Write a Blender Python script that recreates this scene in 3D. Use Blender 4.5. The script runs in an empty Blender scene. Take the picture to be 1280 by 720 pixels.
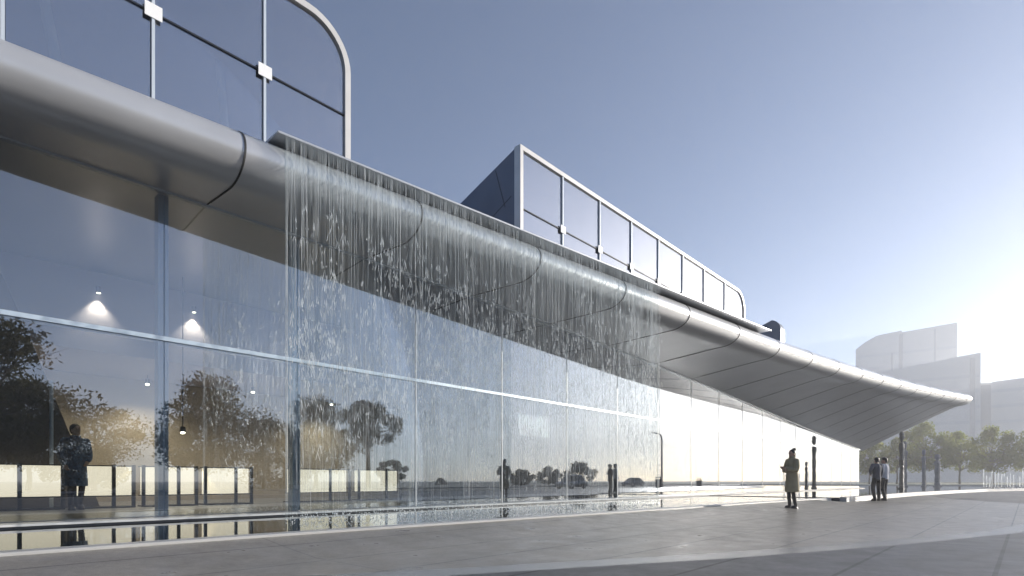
import bpy, bmesh, math, random
from mathutils import Vector, Matrix, Quaternion
import numpy as np

R = math.radians
sc = bpy.context.scene
col = sc.collection

# ------------------------------------------------------------------ camera
cam_d = bpy.data.cameras.new("camera")
cam_d.sensor_width = 36.0
cam_d.lens = 36.0 * 700 / 1280
cam_d.shift_y = 241 / 1280
cam_d.clip_start = 0.05
cam_d.clip_end = 4000
cam = bpy.data.objects.new("camera", cam_d)
cam.location = (0, -10.6, 0.8)
cam.rotation_euler = (R(90), 0, R(-47.4))
col.objects.link(cam)
sc.camera = cam

# ------------------------------------------------------------------ light
SUN_AZ = -25.0          # degrees from +X towards +Y
SUN_EL = 11.0
sdir = Vector((math.cos(R(SUN_AZ)) * math.cos(R(SUN_EL)), math.sin(R(SUN_AZ)) * math.cos(R(SUN_EL)), math.sin(R(SUN_EL))))
w = bpy.data.worlds.new("World")
sc.world = w
w.use_nodes = True
nt = w.node_tree
bg = nt.nodes["Background"]
sky = nt.nodes.new("ShaderNodeTexSky")
sky.sky_type = 'NISHITA'
sky.sun_disc = False
sky.sun_elevation = R(SUN_EL)
sky.sun_rotation = R(90 - SUN_AZ)
sky.air_density = .62
sky.dust_density = .85
sky.ozone_density = 2.6
nt.links.new(sky.outputs[0], bg.inputs[0])
bg.inputs[1].default_value = 0.075
sun_d = bpy.data.lights.new("sun", 'SUN')
sun_d.energy = 5.0
sun_d.angle = R(0.5)
sun_d.color = (1.0, 0.93, 0.83)
sun = bpy.data.objects.new("sun", sun_d)
sun.rotation_mode = 'QUATERNION'
sun.rotation_quaternion = (-sdir).to_track_quat('-Z', 'Y')
sun.location = (60, -40, 60)
col.objects.link(sun)
vs = sc.view_settings
vs.view_transform = 'Standard'
vs.look = 'None'
vs.exposure = 1.22
vs.gamma = 1.0
vs.use_curve_mapping = False
sc.cycles.max_bounces = 10
sc.cycles.transparent_max_bounces = 24
sc.cycles.glossy_bounces = 6
sc.cycles.use_denoising = True
sc.cycles.caustics_reflective = False
sc.cycles.caustics_refractive = False
sc.cycles.sample_clamp_indirect = 4.0

# ------------------------------------------------------------------ materials
def mat(name, color=(.5, .5, .5), rough=.5, metal=0.0, spec=.5, noise=0.0, nscale=8.0, bump=0.0, bscale=60.0, emit=None, estr=1.0, rvar=0.0):
    m = bpy.data.materials.new(name)
    m.use_nodes = True
    t = m.node_tree
    b = t.nodes["Principled BSDF"]
    b.inputs["Base Color"].default_value = (*color, 1)
    b.inputs["Roughness"].default_value = rough
    b.inputs["Metallic"].default_value = metal
    b.inputs["Specular IOR Level"].default_value = spec
    if noise or bump or rvar:
        tc = t.nodes.new("ShaderNodeTexCoord")
    if noise:
        n = t.nodes.new("ShaderNodeTexNoise")
        n.inputs["Scale"].default_value = nscale
        n.inputs["Detail"].default_value = 6
        t.links.new(tc.outputs["Object"], n.inputs["Vector"])
        r = t.nodes.new("ShaderNodeMapRange")
        r.inputs[1].default_value = .3
        r.inputs[2].default_value = .7
        r.inputs[3].default_value = 1 - noise
        r.inputs[4].default_value = 1 + noise
        t.links.new(n.outputs[0], r.inputs[0])
        mx = t.nodes.new("ShaderNodeMix")
        mx.data_type = 'RGBA'
        mx.blend_type = 'MULTIPLY'
        mx.inputs[0].default_value = 1
        mx.inputs[6].default_value = (*color, 1)
        t.links.new(r.outputs[0], mx.inputs[7])
        t.links.new(mx.outputs[2], b.inputs["Base Color"])
    if rvar:
        n3 = t.nodes.new("ShaderNodeTexNoise")
        n3.inputs["Scale"].default_value = nscale * .5
        n3.inputs["Detail"].default_value = 5
        t.links.new(tc.outputs["Object"], n3.inputs["Vector"])
        r3 = t.nodes.new("ShaderNodeMapRange")
        r3.inputs[1].default_value = .3
        r3.inputs[2].default_value = .7
        r3.inputs[3].default_value = rough - rvar
        r3.inputs[4].default_value = rough + rvar
        t.links.new(n3.outputs[0], r3.inputs[0])
        t.links.new(r3.outputs[0], b.inputs["Roughness"])
    if bump:
        n2 = t.nodes.new("ShaderNodeTexNoise")
        n2.inputs["Scale"].default_value = bscale
        n2.inputs["Detail"].default_value = 4
        t.links.new(tc.outputs["Object"], n2.inputs["Vector"])
        bp = t.nodes.new("ShaderNodeBump")
        bp.inputs["Strength"].default_value = bump
        bp.inputs["Distance"].default_value = .02
        t.links.new(n2.outputs[0], bp.inputs["Height"])
        t.links.new(bp.outputs[0], b.inputs["Normal"])
    if emit:
        b.inputs["Emission Color"].default_value = (*emit, 1)
        b.inputs["Emission Strength"].default_value = estr
    return m


def mat_glass(name, refl=.42, tint=(.84, .87, .92), gcol=(.80, .84, .90)):
    """Coated facade glass: a constant mirror coating plus Fresnel, the rest passes through."""
    m = bpy.data.materials.new(name)
    m.use_nodes = True
    t = m.node_tree
    t.nodes.clear()
    o = t.nodes.new("ShaderNodeOutputMaterial")
    mx = t.nodes.new("ShaderNodeMixShader")
    tr = t.nodes.new("ShaderNodeBsdfTransparent")
    tr.inputs[0].default_value = (*tint, 1)
    gl = t.nodes.new("ShaderNodeBsdfGlossy")
    gl.inputs["Color"].default_value = (*gcol, 1)
    gl.inputs["Roughness"].default_value = 0.0
    lw = t.nodes.new("ShaderNodeFresnel")
    lw.inputs["IOR"].default_value = 1.6
    r = t.nodes.new("ShaderNodeMapRange")
    r.inputs[1].default_value = 0
    r.inputs[2].default_value = .6
    r.inputs[3].default_value = refl
    r.inputs[4].default_value = .96
    t.links.new(lw.outputs[0], r.inputs[0])
    t.links.new(r.outputs[0], mx.inputs[0])
    t.links.new(tr.outputs[0], mx.inputs[1])
    t.links.new(gl.outputs[0], mx.inputs[2])
    t.links.new(mx.outputs[0], o.inputs[0])
    return m


def mat_paving(name, c1, c2, rough, jx, jy, jcol, speck=.25, jw=.006, jxs=1.0):
    """Granite slabs: speckle, large soft blotches, per-slab tone, thin joints every jy metres and jx metres."""
    m = bpy.data.materials.new(name)
    m.use_nodes = True
    t = m.node_tree
    b = t.nodes["Principled BSDF"]
    tc = t.nodes.new("ShaderNodeTexCoord")

    def noise(s, d=4):
        n = t.nodes.new("ShaderNodeTexNoise")
        n.inputs["Scale"].default_value = s
        n.inputs["Detail"].default_value = d
        t.links.new(tc.outputs["Object"], n.inputs["Vector"])
        return n.outputs[0]

    def rng(s, a, b_, c, d):
        r = t.nodes.new("ShaderNodeMapRange")
        for i, v in enumerate((a, b_, c, d)):
            r.inputs[i + 1].default_value = v
        t.links.new(s, r.inputs[0])
        return r.outputs[0]

    def mth(op, a, b_=None):
        n = t.nodes.new("ShaderNodeMath")
        n.operation = op
        for i, v in enumerate((a, b_)):
            if v is None:
                continue
            if isinstance(v, (int, float)):
                n.inputs[i].default_value = v
            else:
                t.links.new(v, n.inputs[i])
        return n.outputs[0]
    sx = t.nodes.new("ShaderNodeSeparateXYZ")
    t.links.new(tc.outputs["Object"], sx.inputs[0])
    yy = mth('DIVIDE', mth('ADD', sx.outputs[1], .4), jy)
    xx = mth('DIVIDE', mth('ADD', sx.outputs[0], .1), jx)
    dy = mth('MULTIPLY', mth('ABSOLUTE', mth('SUBTRACT', mth('FRACT', yy), .5)), jy)      # .5*jy on a joint
    dx = mth('MULTIPLY', mth('ABSOLUTE', mth('SUBTRACT', mth('FRACT', xx), .5)), jx)
    jy_ = mth('GREATER_THAN', dy, .5 * jy - jw)
    jx_ = mth('MULTIPLY', mth('GREATER_THAN', dx, .5 * jx - jw * .8), jxs)
    j = mth('MAXIMUM', jy_, jx_)
    cell = t.nodes.new("ShaderNodeCombineXYZ")
    t.links.new(mth('FLOOR', mth('ADD', xx, .5)), cell.inputs[0])
    t.links.new(mth('FLOOR', mth('ADD', yy, .5)), cell.inputs[1])
    wn = t.nodes.new("ShaderNodeTexWhiteNoise")
    t.links.new(cell.outputs[0], wn.inputs[0])
    tone = mth('MULTIPLY', rng(noise(.35, 3), .3, .7, .88, 1.1), rng(wn.outputs[0], 0, 1, .9, 1.08))
    sp = rng(noise(130, 2), .35, .65, 1 - speck, 1 + speck)
    sp2 = rng(noise(16, 5), .35, .65, 1 - speck * .45, 1 + speck * .45)
    f = mth('MULTIPLY', mth('MULTIPLY', sp, sp2), tone)
    mc = t.nodes.new("ShaderNodeMix")
    mc.data_type = 'RGBA'
    mc.inputs[6].default_value = (*c1, 1)
    mc.inputs[7].default_value = (*c2, 1)
    t.links.new(rng(noise(1.2, 5), .35, .65, 0, 1), mc.inputs[0])
    mu = t.nodes.new("ShaderNodeMix")
    mu.data_type = 'RGBA'
    mu.blend_type = 'MULTIPLY'
    mu.inputs[0].default_value = 1
    t.links.new(mc.outputs[2], mu.inputs[6])
    t.links.new(f, mu.inputs[7])
    mj = t.nodes.new("ShaderNodeMix")
    mj.data_type = 'RGBA'
    mj.inputs[7].default_value = (*jcol, 1)
    t.links.new(j, mj.inputs[0])
    t.links.new(mu.outputs[2], mj.inputs[6])
    t.links.new(mj.outputs[2], b.inputs["Base Color"])
    t.links.new(rng(noise(3, 5), .3, .7, rough - .06, rough + .10), b.inputs["Roughness"])
    bp = t.nodes.new("ShaderNodeBump")
    bp.inputs["Strength"].default_value = .025
    bp.inputs["Distance"].default_value = .01
    t.links.new(noise(90, 3), bp.inputs["Height"])
    t.links.new(bp.outputs[0], b.inputs["Normal"])
    return m


def mat_water(name, col_=(.012, .016, .02), ripple=.03, scale=2.2):
    m = mat(name, col_, .02, 0, .5)
    t = m.node_tree
    b = t.nodes["Principled BSDF"]
    b.inputs["IOR"].default_value = 1.33
    tc = t.nodes.new("ShaderNodeTexCoord")
    mp = t.nodes.new("ShaderNodeMapping")
    mp.inputs["Scale"].default_value = (1, 1.6, 1)
    n = t.nodes.new("ShaderNodeTexNoise")
    n.inputs["Scale"].default_value = scale
    n.inputs["Detail"].default_value = 3
    t.links.new(tc.outputs["Object"], mp.inputs[0])
    t.links.new(mp.outputs[0], n.inputs["Vector"])
    bp = t.nodes.new("ShaderNodeBump")
    bp.inputs["Strength"].default_value = ripple
    bp.inputs["Distance"].default_value = .05
    t.links.new(n.outputs[0], bp.inputs["Height"])
    t.links.new(bp.outputs[0], b.inputs["Normal"])
    return m


def mat_leaf(name, c1, c2, tl=.35):
    m = bpy.data.materials.new(name)
    m.use_nodes = True
    t = m.node_tree
    t.nodes.clear()
    o = t.nodes.new("ShaderNodeOutputMaterial")
    tc = t.nodes.new("ShaderNodeTexCoord")
    n = t.nodes.new("ShaderNodeTexNoise")
    n.inputs["Scale"].default_value = .9
    n.inputs["Detail"].default_value = 5
    t.links.new(tc.outputs["Object"], n.inputs["Vector"])
    r = t.nodes.new("ShaderNodeMapRange")
    r.inputs[1].default_value = .35
    r.inputs[2].default_value = .65
    t.links.new(n.outputs[0], r.inputs[0])
    mx = t.nodes.new("ShaderNodeMix")
    mx.data_type = 'RGBA'
    mx.inputs[6].default_value = (*c1, 1)
    mx.inputs[7].default_value = (*c2, 1)
    t.links.new(r.outputs[0], mx.inputs[0])
    d = t.nodes.new("ShaderNodeBsdfDiffuse")
    tr = t.nodes.new("ShaderNodeBsdfTranslucent")
    t.links.new(mx.outputs[2], d.inputs[0])
    t.links.new(mx.outputs[2], tr.inputs[0])
    ms = t.nodes.new("ShaderNodeMixShader")
    ms.inputs[0].default_value = tl
    t.links.new(d.outputs[0], ms.inputs[1])
    t.links.new(tr.outputs[0], ms.inputs[2])
    t.links.new(ms.outputs[0], o.inputs[0])
    return m


def mat_fall_sheet(name):
    """Falling water film: clear, with white aerated threads and darker lensing threads drawn down it."""
    m = bpy.data.materials.new(name)
    m.use_nodes = True
    t = m.node_tree
    t.nodes.clear()
    o = t.nodes.new("ShaderNodeOutputMaterial")
    tc = t.nodes.new("ShaderNodeTexCoord")

    def nz(sx, sz, d=3, off=0):
        mp = t.nodes.new("ShaderNodeMapping")
        mp.inputs["Scale"].default_value = (sx, 1, sz)
        mp.inputs["Location"].default_value = (off, off, off)
        n = t.nodes.new("ShaderNodeTexNoise")
        n.inputs["Scale"].default_value = 1
        n.inputs["Detail"].default_value = d
        t.links.new(tc.outputs["Object"], mp.inputs[0])
        t.links.new(mp.outputs[0], n.inputs["Vector"])
        return n.outputs[0]

    def rng(s, a, b_, c, d):
        r = t.nodes.new("ShaderNodeMapRange")
        for i, v in enumerate((a, b_, c, d)):
            r.inputs[i + 1].default_value = v
        t.links.new(s, r.inputs[0])
        return r.outputs[0]

    def mul(a, b_):
        n = t.nodes.new("ShaderNodeMath")
        n.operation = 'MULTIPLY'
        t.links.new(a, n.inputs[0])
        t.links.new(b_, n.inputs[1])
        return n.outputs[0]
    white = mul(rng(nz(95, .6, 3), .50, .72, 0, .55), rng(nz(2.2, .8, 4, 7), .34, .66, .25, 1.0))
    dark = mul(rng(nz(40, .4, 2, 3),   .48, .64, 0, .75), rng(nz(1.4, .25, 3, 11), .35, .65, .35, 1.0))
    tr = t.nodes.new("ShaderNodeBsdfTransparent")
    mc = t.nodes.new("ShaderNodeMix")
    mc.data_type = 'RGBA'
    mc.inputs[6].default_value = (.93, .96, .97, 1)
    mc.inputs[7].default_value = (.68, .74, .75, 1)
    t.links.new(dark, mc.inputs[0])
    t.links.new(mc.outputs[2], tr.inputs[0])
    p = t.nodes.new("ShaderNodeBsdfPrincipled")
    p.inputs["Base Color"].default_value = (.82, .87, .90, 1)
    p.inputs["Roughness"].default_value = .25
    tl = t.nodes.new("ShaderNodeBsdfTranslucent")
    tl.inputs[0].default_value = (.85, .9, .93, 1)
    wm = t.nodes.new("ShaderNodeMixShader")
    wm.inputs[0].default_value = .5
    t.links.new(p.outputs[0], wm.inputs[1])
    t.links.new(tl.outputs[0], wm.inputs[2])
    mx = t.nodes.new("ShaderNodeMixShader")
    t.links.new(white, mx.inputs[0])
    t.links.new(tr.outputs[0], mx.inputs[1])
    t.links.new(wm.outputs[0], mx.inputs[2])
    t.links.new(mx.outputs[0], o.inputs[0])
    return m


def mat_foam(name, a=.7):
    m = bpy.data.materials.new(name)
    m.use_nodes = True
    t = m.node_tree
    t.nodes.clear()
    o = t.nodes.new("ShaderNodeOutputMaterial")
    d = t.nodes.new("ShaderNodeBsdfPrincipled")
    d.inputs["Base Color"].default_value = (.86, .90, .93, 1)
    d.inputs["Roughness"].default_value = .2
    tl = t.nodes.new("ShaderNodeBsdfTranslucent")
    tl.inputs[0].default_value = (.88, .92, .95, 1)
    tr = t.nodes.new("ShaderNodeBsdfTransparent")
    m1 = t.nodes.new("ShaderNodeMixShader")
    m1.inputs[0].default_value = .5
    m2 = t.nodes.new("ShaderNodeMixShader")
    m2.inputs[0].default_value = a
    t.links.new(d.outputs[0], m1.inputs[1])
    t.links.new(tl.outputs[0], m1.inputs[2])
    t.links.new(tr.outputs[0], m2.inputs[1])
    t.links.new(m1.outputs[0], m2.inputs[2])
    t.links.new(m2.outputs[0], o.inputs[0])
    return m


M = dict(
    canopy=mat("canopy_metal", (.66, .67, .69), .34, .45, .5, noise=.06, nscale=.8, rvar=.03),
    seam=mat("seam_dark", (.02, .02, .022), .6),
    lip=mat("gutter_metal", (.55, .57, .60), .4, .4),
    roof=mat("roof_membrane", (.35, .36, .38), .6),
    frame=mat("frame_metal", (.62, .61, .60), .45, .2, noise=.06, nscale=2),
    bluepanel=mat("dark_panel", (.10, .12, .16), .38, .5, noise=.1, nscale=1.2),
    mullion=mat("mullion_metal", (.62, .68, .74), .35, .3),
    fin=mat("fin_metal", (.48, .62, .80), .35, .1),  # white-blue metal, with blue sky light put into its colour
    fincap=mat("cap_metal", (.60, .70, .82), .35, .1),
    clip=mat("white_clip", (.85, .86, .87), .3),
    dark=mat("dark_metal", (.03, .035, .045), .4, .3),
    ledge=mat("ledge_stone", (.62, .63, .64), .25, noise=.08, nscale=3),
    glass=mat_glass("facade_glass", .24),
    lglass=mat_glass("lantern_glass", .52, (.80, .82, .88), (.92, .93, .97)),
    edge=mat_glass("glass_edge", .05, (.8, .9, .9)),
    intfloor=mat("interior_floor", (.33, .32, .31), .3, noise=.1, nscale=1),
    intwall=mat("interior_wall", (.60, .57, .60), .7, noise=.04, nscale=.6),
    warmwall=mat("warm_plaster", (.55, .47, .38), .8, noise=.05, nscale=1),
    mezz=mat("mezzanine_front", (.42, .38, .43), .6, noise=.06, nscale=.7),
    lean=mat("leaning_wall", (.07, .06, .055), .6, noise=.15, nscale=1.2),
    curtain=mat("lantern_wall", (.36, .36, .44), .8, noise=.05),
    panel=mat("lit_panel", (.6, .52, .4), .5, emit=(1.0, .80, .58), estr=.72),
    lamp=mat("lamp_glow", (.9, .8, .6), .5, emit=(1.0, .85, .6), estr=6),
    rim=mat("white_stone", (.48, .48, .47), .35, noise=.06, nscale=3, bump=.05),
    pave=mat_paving("plaza_granite", (.30, .275, .24), (.25, .23, .205), .33, 3.0, 1.0, (.045, .044, .042), .25, jw=.011, jxs=.6),
    band=mat("smooth_concrete", (.28, .275, .265), .27, noise=.08, nscale=1.5, bump=.04),
    dpave=mat_paving("dark_granite", (.10, .10, .104), (.08, .08, .084), .5, 4.0, 1.0, (.015, .015, .016), .3, jw=.018, jxs=.0),
    bpave=mat_paving("brown_granite", (.17, .155, .14), (.14, .13, .115), .5, 4.0, 1.0, (.1, .09, .08), .2),
    asphalt=mat("asphalt", (.05, .05, .052), .85, noise=.2, nscale=1.5, bump=.1),
    earth=mat("earth_ground", (.10, .10, .095), .9, noise=.2, nscale=.05),
    lawn=mat("lawn_grass", (.05, .075, .025), .9, noise=.35, nscale=.6, bump=.3, bscale=20),
    paint=mat("road_paint", (.75, .75, .72), .6, noise=.1),
    water=mat_water("pool_water"),
    bark=mat("bark", (.10, .08, .065), .9, noise=.25, nscale=6, bump=.4, bscale=14),
    leaf_r=mat_leaf("leaves_light", (.17, .21, .05), (.26, .26, .07), .68),
    leaf_m=mat_leaf("leaves_dark", (.075, .07, .035), (.12, .105, .05), .35),  # brownish: the hall's warm glow is put into the leaf colour
    leaf_b=mat_leaf("leaves_brown", (.10, .075, .035), (.13, .10, .05), .35),
    tower=mat("pale_tower", (.66, .68, .70), .6, noise=.03, nscale=.05),
    strip=mat("tower_strip", (.36, .40, .46), .4),
    fall=mat_fall_sheet("water_film"),
    foam=mat_foam("water_foam", .62),
    spray=mat_foam("water_spray", .8),
    jet=mat_foam("water_jet", .6),
    totem=mat("carved_stone", (.16, .18, .21), .75, noise=.3, nscale=5, bump=.6, bscale=9),
    totem_d=mat("carved_bronze", (.10, .105, .115), .6, noise=.3, nscale=5, bump=.6, bscale=9),
    skin=mat("skin", (.42, .25, .18), .5),
    hair=mat("hair", (.02, .016, .014), .45, noise=.3, nscale=40),
    khaki=mat("khaki_cloth", (.36, .31, .20), .85, noise=.1, nscale=6, bump=.2, bscale=25),
    black=mat("black_cloth", (.018, .018, .022), .8, noise=.2, nscale=8),
    navy=mat("navy_check", (.06, .07, .10), .85, noise=.3, nscale=30),
    pale=mat("pale_shirt", (.52, .54, .60), .85, noise=.08, nscale=8),
    bluecoat=mat("blue_coat", (.07, .13, .22), .85, noise=.5, nscale=18),
    shoe=mat("shoe_leather", (.012, .012, .014), .35),
    car_s=mat("silver_paint", (.28, .30, .33), .25, .7),
    car_b=mat("blue_paint", (.05, .08, .15), .25, .5),
    carglass=mat("car_glass", (.015, .018, .02), .05),
    tyre=mat("tyre_rubber", (.015, .015, .015), .8),
    chrome=mat("rim_metal", (.5, .5, .52), .3, .9),
    headl=mat("headlight_glass", (.7, .72, .75), .1),
    taill=mat("taillight_red", (.35, .02, .015), .2),
    steel=mat("steel_pole", (.14, .15, .16), .45, .6),
)


def mat_screen():
    m = mat("screen_glow", (.02, .02, .02), .3)
    t = m.node_tree
    b = t.nodes["Principled BSDF"]
    tc = t.nodes.new("ShaderNodeTexCoord")
    n = t.nodes.new("ShaderNodeTexNoise")
    n.inputs["Scale"].default_value = 1.6
    n.inputs["Detail"].default_value = 2
    t.links.new(tc.outputs["Object"], n.inputs["Vector"])
    cr = t.nodes.new("ShaderNodeValToRGB")
    cr.color_ramp.elements[0].position = .35
    cr.color_ramp.elements[0].color = (.45, .30, .24, 1)
    cr.color_ramp.elements[1].position = .62
    cr.color_ramp.elements[1].color = (1, .90, .68, 1)
    t.links.new(n.outputs[0], cr.inputs[0])
    t.links.new(cr.outputs[0], b.inputs["Emission Color"])
    b.inputs["Emission Strength"].default_value = 3.0
    return m


M['screen'] = mat_screen()

# ------------------------------------------------------------------ mesh helpers
class MB:
    def __init__(s):
        s.v = []
        s.f = []

    def add(s, vs_, fs):
        o = len(s.v)
        s.v += [tuple(p) for p in vs_]
        s.f += [tuple(i + o for i in f) for f in fs]
        return s

    def box(s, x0, x1, y0, y1, z0, z1):
        return s.add([(x0, y0, z0), (x1, y0, z0), (x1, y1, z0), (x0, y1, z0), (x0, y0, z1), (x1, y0, z1), (x1, y1, z1), (x0, y1, z1)],
                     [(0, 3, 2, 1), (4, 5, 6, 7), (0, 1, 5, 4), (1, 2, 6, 5), (2, 3, 7, 6), (3, 0, 4, 7)])

    def prism_y(s, pts, y0, y1):
        """polygon of (x, z) extruded from y0 to y1"""
        n = len(pts)
        s.add([(p[0], y0, p[1]) for p in pts] + [(p[0], y1, p[1]) for p in pts],
              [tuple(range(n)), tuple(range(2 * n - 1, n - 1, -1))] + [(i, i + n, (i + 1) % n + n, (i + 1) % n) for i in range(n)])
        return s

    def prism_z(s, pts, z0, z1):
        n = len(pts)
        s.add([(p[0], p[1], z0) for p in pts] + [(p[0], p[1], z1) for p in pts],
              [tuple(range(n - 1, -1, -1)), tuple(range(n, 2 * n))] + [(i, (i + 1) % n, (i + 1) % n + n, i + n) for i in range(n)])
        return s

    def prism_x(s, pts, x0, x1):
        n = len(pts)
        s.add([(x0, p[0], p[1]) for p in pts] + [(x1, p[0], p[1]) for p in pts],
              [tuple(range(n - 1, -1, -1)), tuple(range(n, 2 * n))] + [(i, (i + 1) % n, (i + 1) % n + n, i + n) for i in range(n)])
        return s

    def loft(s, rings, cap=True, closed=True):
        o = len(s.v)
        n = len(rings[0])
        for r in rings:
            s.v += [tuple(p) for p in r]
        m = n if closed else n - 1
        for k in range(len(rings) - 1):
            for i in range(m):
                a = o + k * n + i
                b = o + k * n + (i + 1) % n
                s.f.append((a, b, b + n, a + n))
        if cap:
            s.f.append(tuple(o + i for i in range(n - 1, -1, -1)))
            s.f.append(tuple(o + (len(rings) - 1) * n + i for i in range(n)))
        return s

    def tube(s, pts, rad, n=8, ry=None):
        """tube along points; rad one number or one per point"""
        pts = [Vector(p) for p in pts]
        if not hasattr(rad, '__len__'):
            rad = [rad] * len(pts)
        rings = []
        ref = None
        for i, p in enumerate(pts):
            d = (pts[min(i + 1, len(pts) - 1)] - pts[max(i - 1, 0)]).normalized()
            if ref is None:
                ref = Vector((0, 0, 1)) if abs(d.z) < .9 else Vector((1, 0, 0))
            a = d.cross(ref)
            if a.length < 1e-4:
                a = d.cross(Vector((0, 1, 0)))
            a.normalize()
            b = d.cross(a).normalized()
            ref = -b if b.dot(ref) < 0 else b
            rr = rad[i]
            rings.append([p + a * (math.cos(2 * math.pi * k / n) * rr) + b * (math.sin(2 * math.pi * k / n) * rr) for k in range(n)])
        return s.loft(rings)

    def ellip(s, c, r, nu=14, nv=10):
        rings = []
        for j in range(1, nv):
            th = math.pi * j / nv
            rings.append([(c[0] + r[0] * math.sin(th) * math.cos(2 * math.pi * i / nu), c[1] + r[1] * math.sin(th) * math.sin(2 * math.pi * i / nu),
                           c[2] - r[2] * math.cos(th)) for i in range(nu)])
        return s.loft(rings)

    def cyl(s, c, r, h, n=16, r2=None):
        r2 = r if r2 is None else r2
        return s.loft([[(c[0] + q * math.cos(2 * math.pi * i / n), c[1] + q * math.sin(2 * math.pi * i / n), c[2] + z) for i in range(n)] for q, z in ((r, 0), (r2, h))])

    def build(s, name, m, parent=None, smooth=False, fix=True, auto=None):
        me = bpy.data.meshes.new(name)
        me.from_pydata(s.v, [], s.f)
        if fix:
            bm = bmesh.new()
            bm.from_mesh(me)
            bmesh.ops.recalc_face_normals(bm, faces=bm.faces)
            bm.to_mesh(me)
            bm.free()
        me.materials.append(m)
        if smooth:
            me.polygons.foreach_set('use_smooth', [True] * len(me.polygons))
            if auto:
                me.set_sharp_from_angle(angle=R(auto))
        ob = bpy.data.objects.new(name, me)
        col.objects.link(ob)
        if parent:
            ob.parent = parent
        return ob


def thing(name, label, cat, loc=(0, 0, 0), rz=0, group=None):
    o = bpy.data.objects.new(name, None)
    o.empty_display_size = .3
    o.location = loc
    o.rotation_euler = (0, 0, rz)
    col.objects.link(o)
    tag(o, label, cat, group)
    return o


def tag(o, label, cat, group=None, kind=None):
    o['label'] = label
    o['category'] = cat
    if group:
        o['group'] = group
    if kind:
        o['kind'] = kind
    return o


def struct(o):
    o['kind'] = 'structure'
    return o


def copy_tree(o, parent=None):
    c = o.copy()
    col.objects.link(c)
    if parent:
        c.parent = parent
    for ch in list(o.children):
        copy_tree(ch, c)
    return c


def sheet(name, pts, z, m):
    b = MB()
    b.add([(p[0], p[1], z) for p in pts], [tuple(range(len(pts)))])
    o = b.build(name, m, fix=False)
    me = o.data
    if me.polygons[0].normal.z < 0:
        me.flip_normals()
    return struct(o)


rnd = random.Random(7)

# ------------------------------------------------------------------ building geometry laws
def y_edge(x):
    return -1.3 - .102 * x - (.00062 * (x - 30) ** 2 if x > 30 else 0)


def z_top(x):
    return 6.33 + (.00628 * (x - 22) ** 1.5 if x > 22 else 0)


_jx = [-10, 0, 8, 14, 19.4, 25, 30, 40, 48, 57.2]
_jz = [5.63, 5.63, 5.64, 5.53, 5.32, 5.04, 4.75, 4.2, 3.82, 3.42]


def z_j(x):
    return sum(float(np.interp(x + d, _jx, _jz)) for d in (-3, -1.5, 0, 1.5, 3)) / 5 if x < 54 else float(np.interp(x, _jx, _jz))


def y_rim(x):
    return float(np.interp(x, [-30, -12, 3.2, 8, 17.9, 23.9, 24.3, 30, 38, 47, 55.7, 63.6, 70, 80, 95], [-3.3, -3.45, -3.68, -3.92, -4.4, -4.85, -5.35, -5.5, -5.9, -6.9, -8.15, -10.4, -12.9, -17, -24]))


def y_bnd(x):
    return float(np.interp(x, [-40, -10, -2, 1, 3.1, 5.8, 8.3, 11.9, 18, 30, 130], [-3.6, -3.9, -4.6, -5.8, -7.0, -8.35, -9.4, -10.6, -11.6, -12.3, -15]))


# ------------------------------------------------------------------ ground
sheet("ground", [(-800, -800), (1000, -800), (1000, 800), (-800, 800)], -.12, M['earth'])
xs = [-40 + .5 * i for i in range(0, 341)]            # to 130


def strip(name, f0, f1, z, m, xr):
    b = MB()
    for x in xr:
        b.v += [(x, f0(x), z), (x, f1(x), z)]
    b.f += [(2 * i, 2 * i + 2, 2 * i + 3, 2 * i + 1) for i in range(len(xr) - 1)]
    n = len(b.v)
    # turned-down edge along the pool
    for x in xr:
        b.v.append((x, f1(x), z - .12))
    b.f += [(2 * i + 1, 2 * i + 3, n + i + 1, n + i) for i in range(len(xr) - 1)]
    o = b.build(name, m)
    return struct(o)


def z_lip(x):
    return float(np.interp(x, [-60, 22.6, 24.2, 200], [.142, .142, .0, .0]))


b = MB()
cols = 5
for x in xs:
    ya, yb = y_bnd(x) + .42, y_rim(x)
    ym = max(yb - 1.5, ya + .05)
    zl = z_lip(x)
    for y, z in ((ya, 0), (ym, 0), (ym + (yb - ym) * .5, zl * .45), (yb, zl), (yb, -.12)):
        b.v.append((x, y, z))
b.f += [(cols * i + k, cols * (i + 1) + k, cols * (i + 1) + k + 1, cols * i + k + 1) for i in range(len(xs) - 1) for k in range(cols - 1)]
struct(b.build("plaza_paving", M['pave'], smooth=True, auto=30))
strip("plaza_band", lambda x: y_bnd(x), lambda x: y_bnd(x) + .42, 0, M['band'], xs)
strip("dark_paving", lambda x: -22, y_bnd, 0, M['dpave'], xs)
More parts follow.
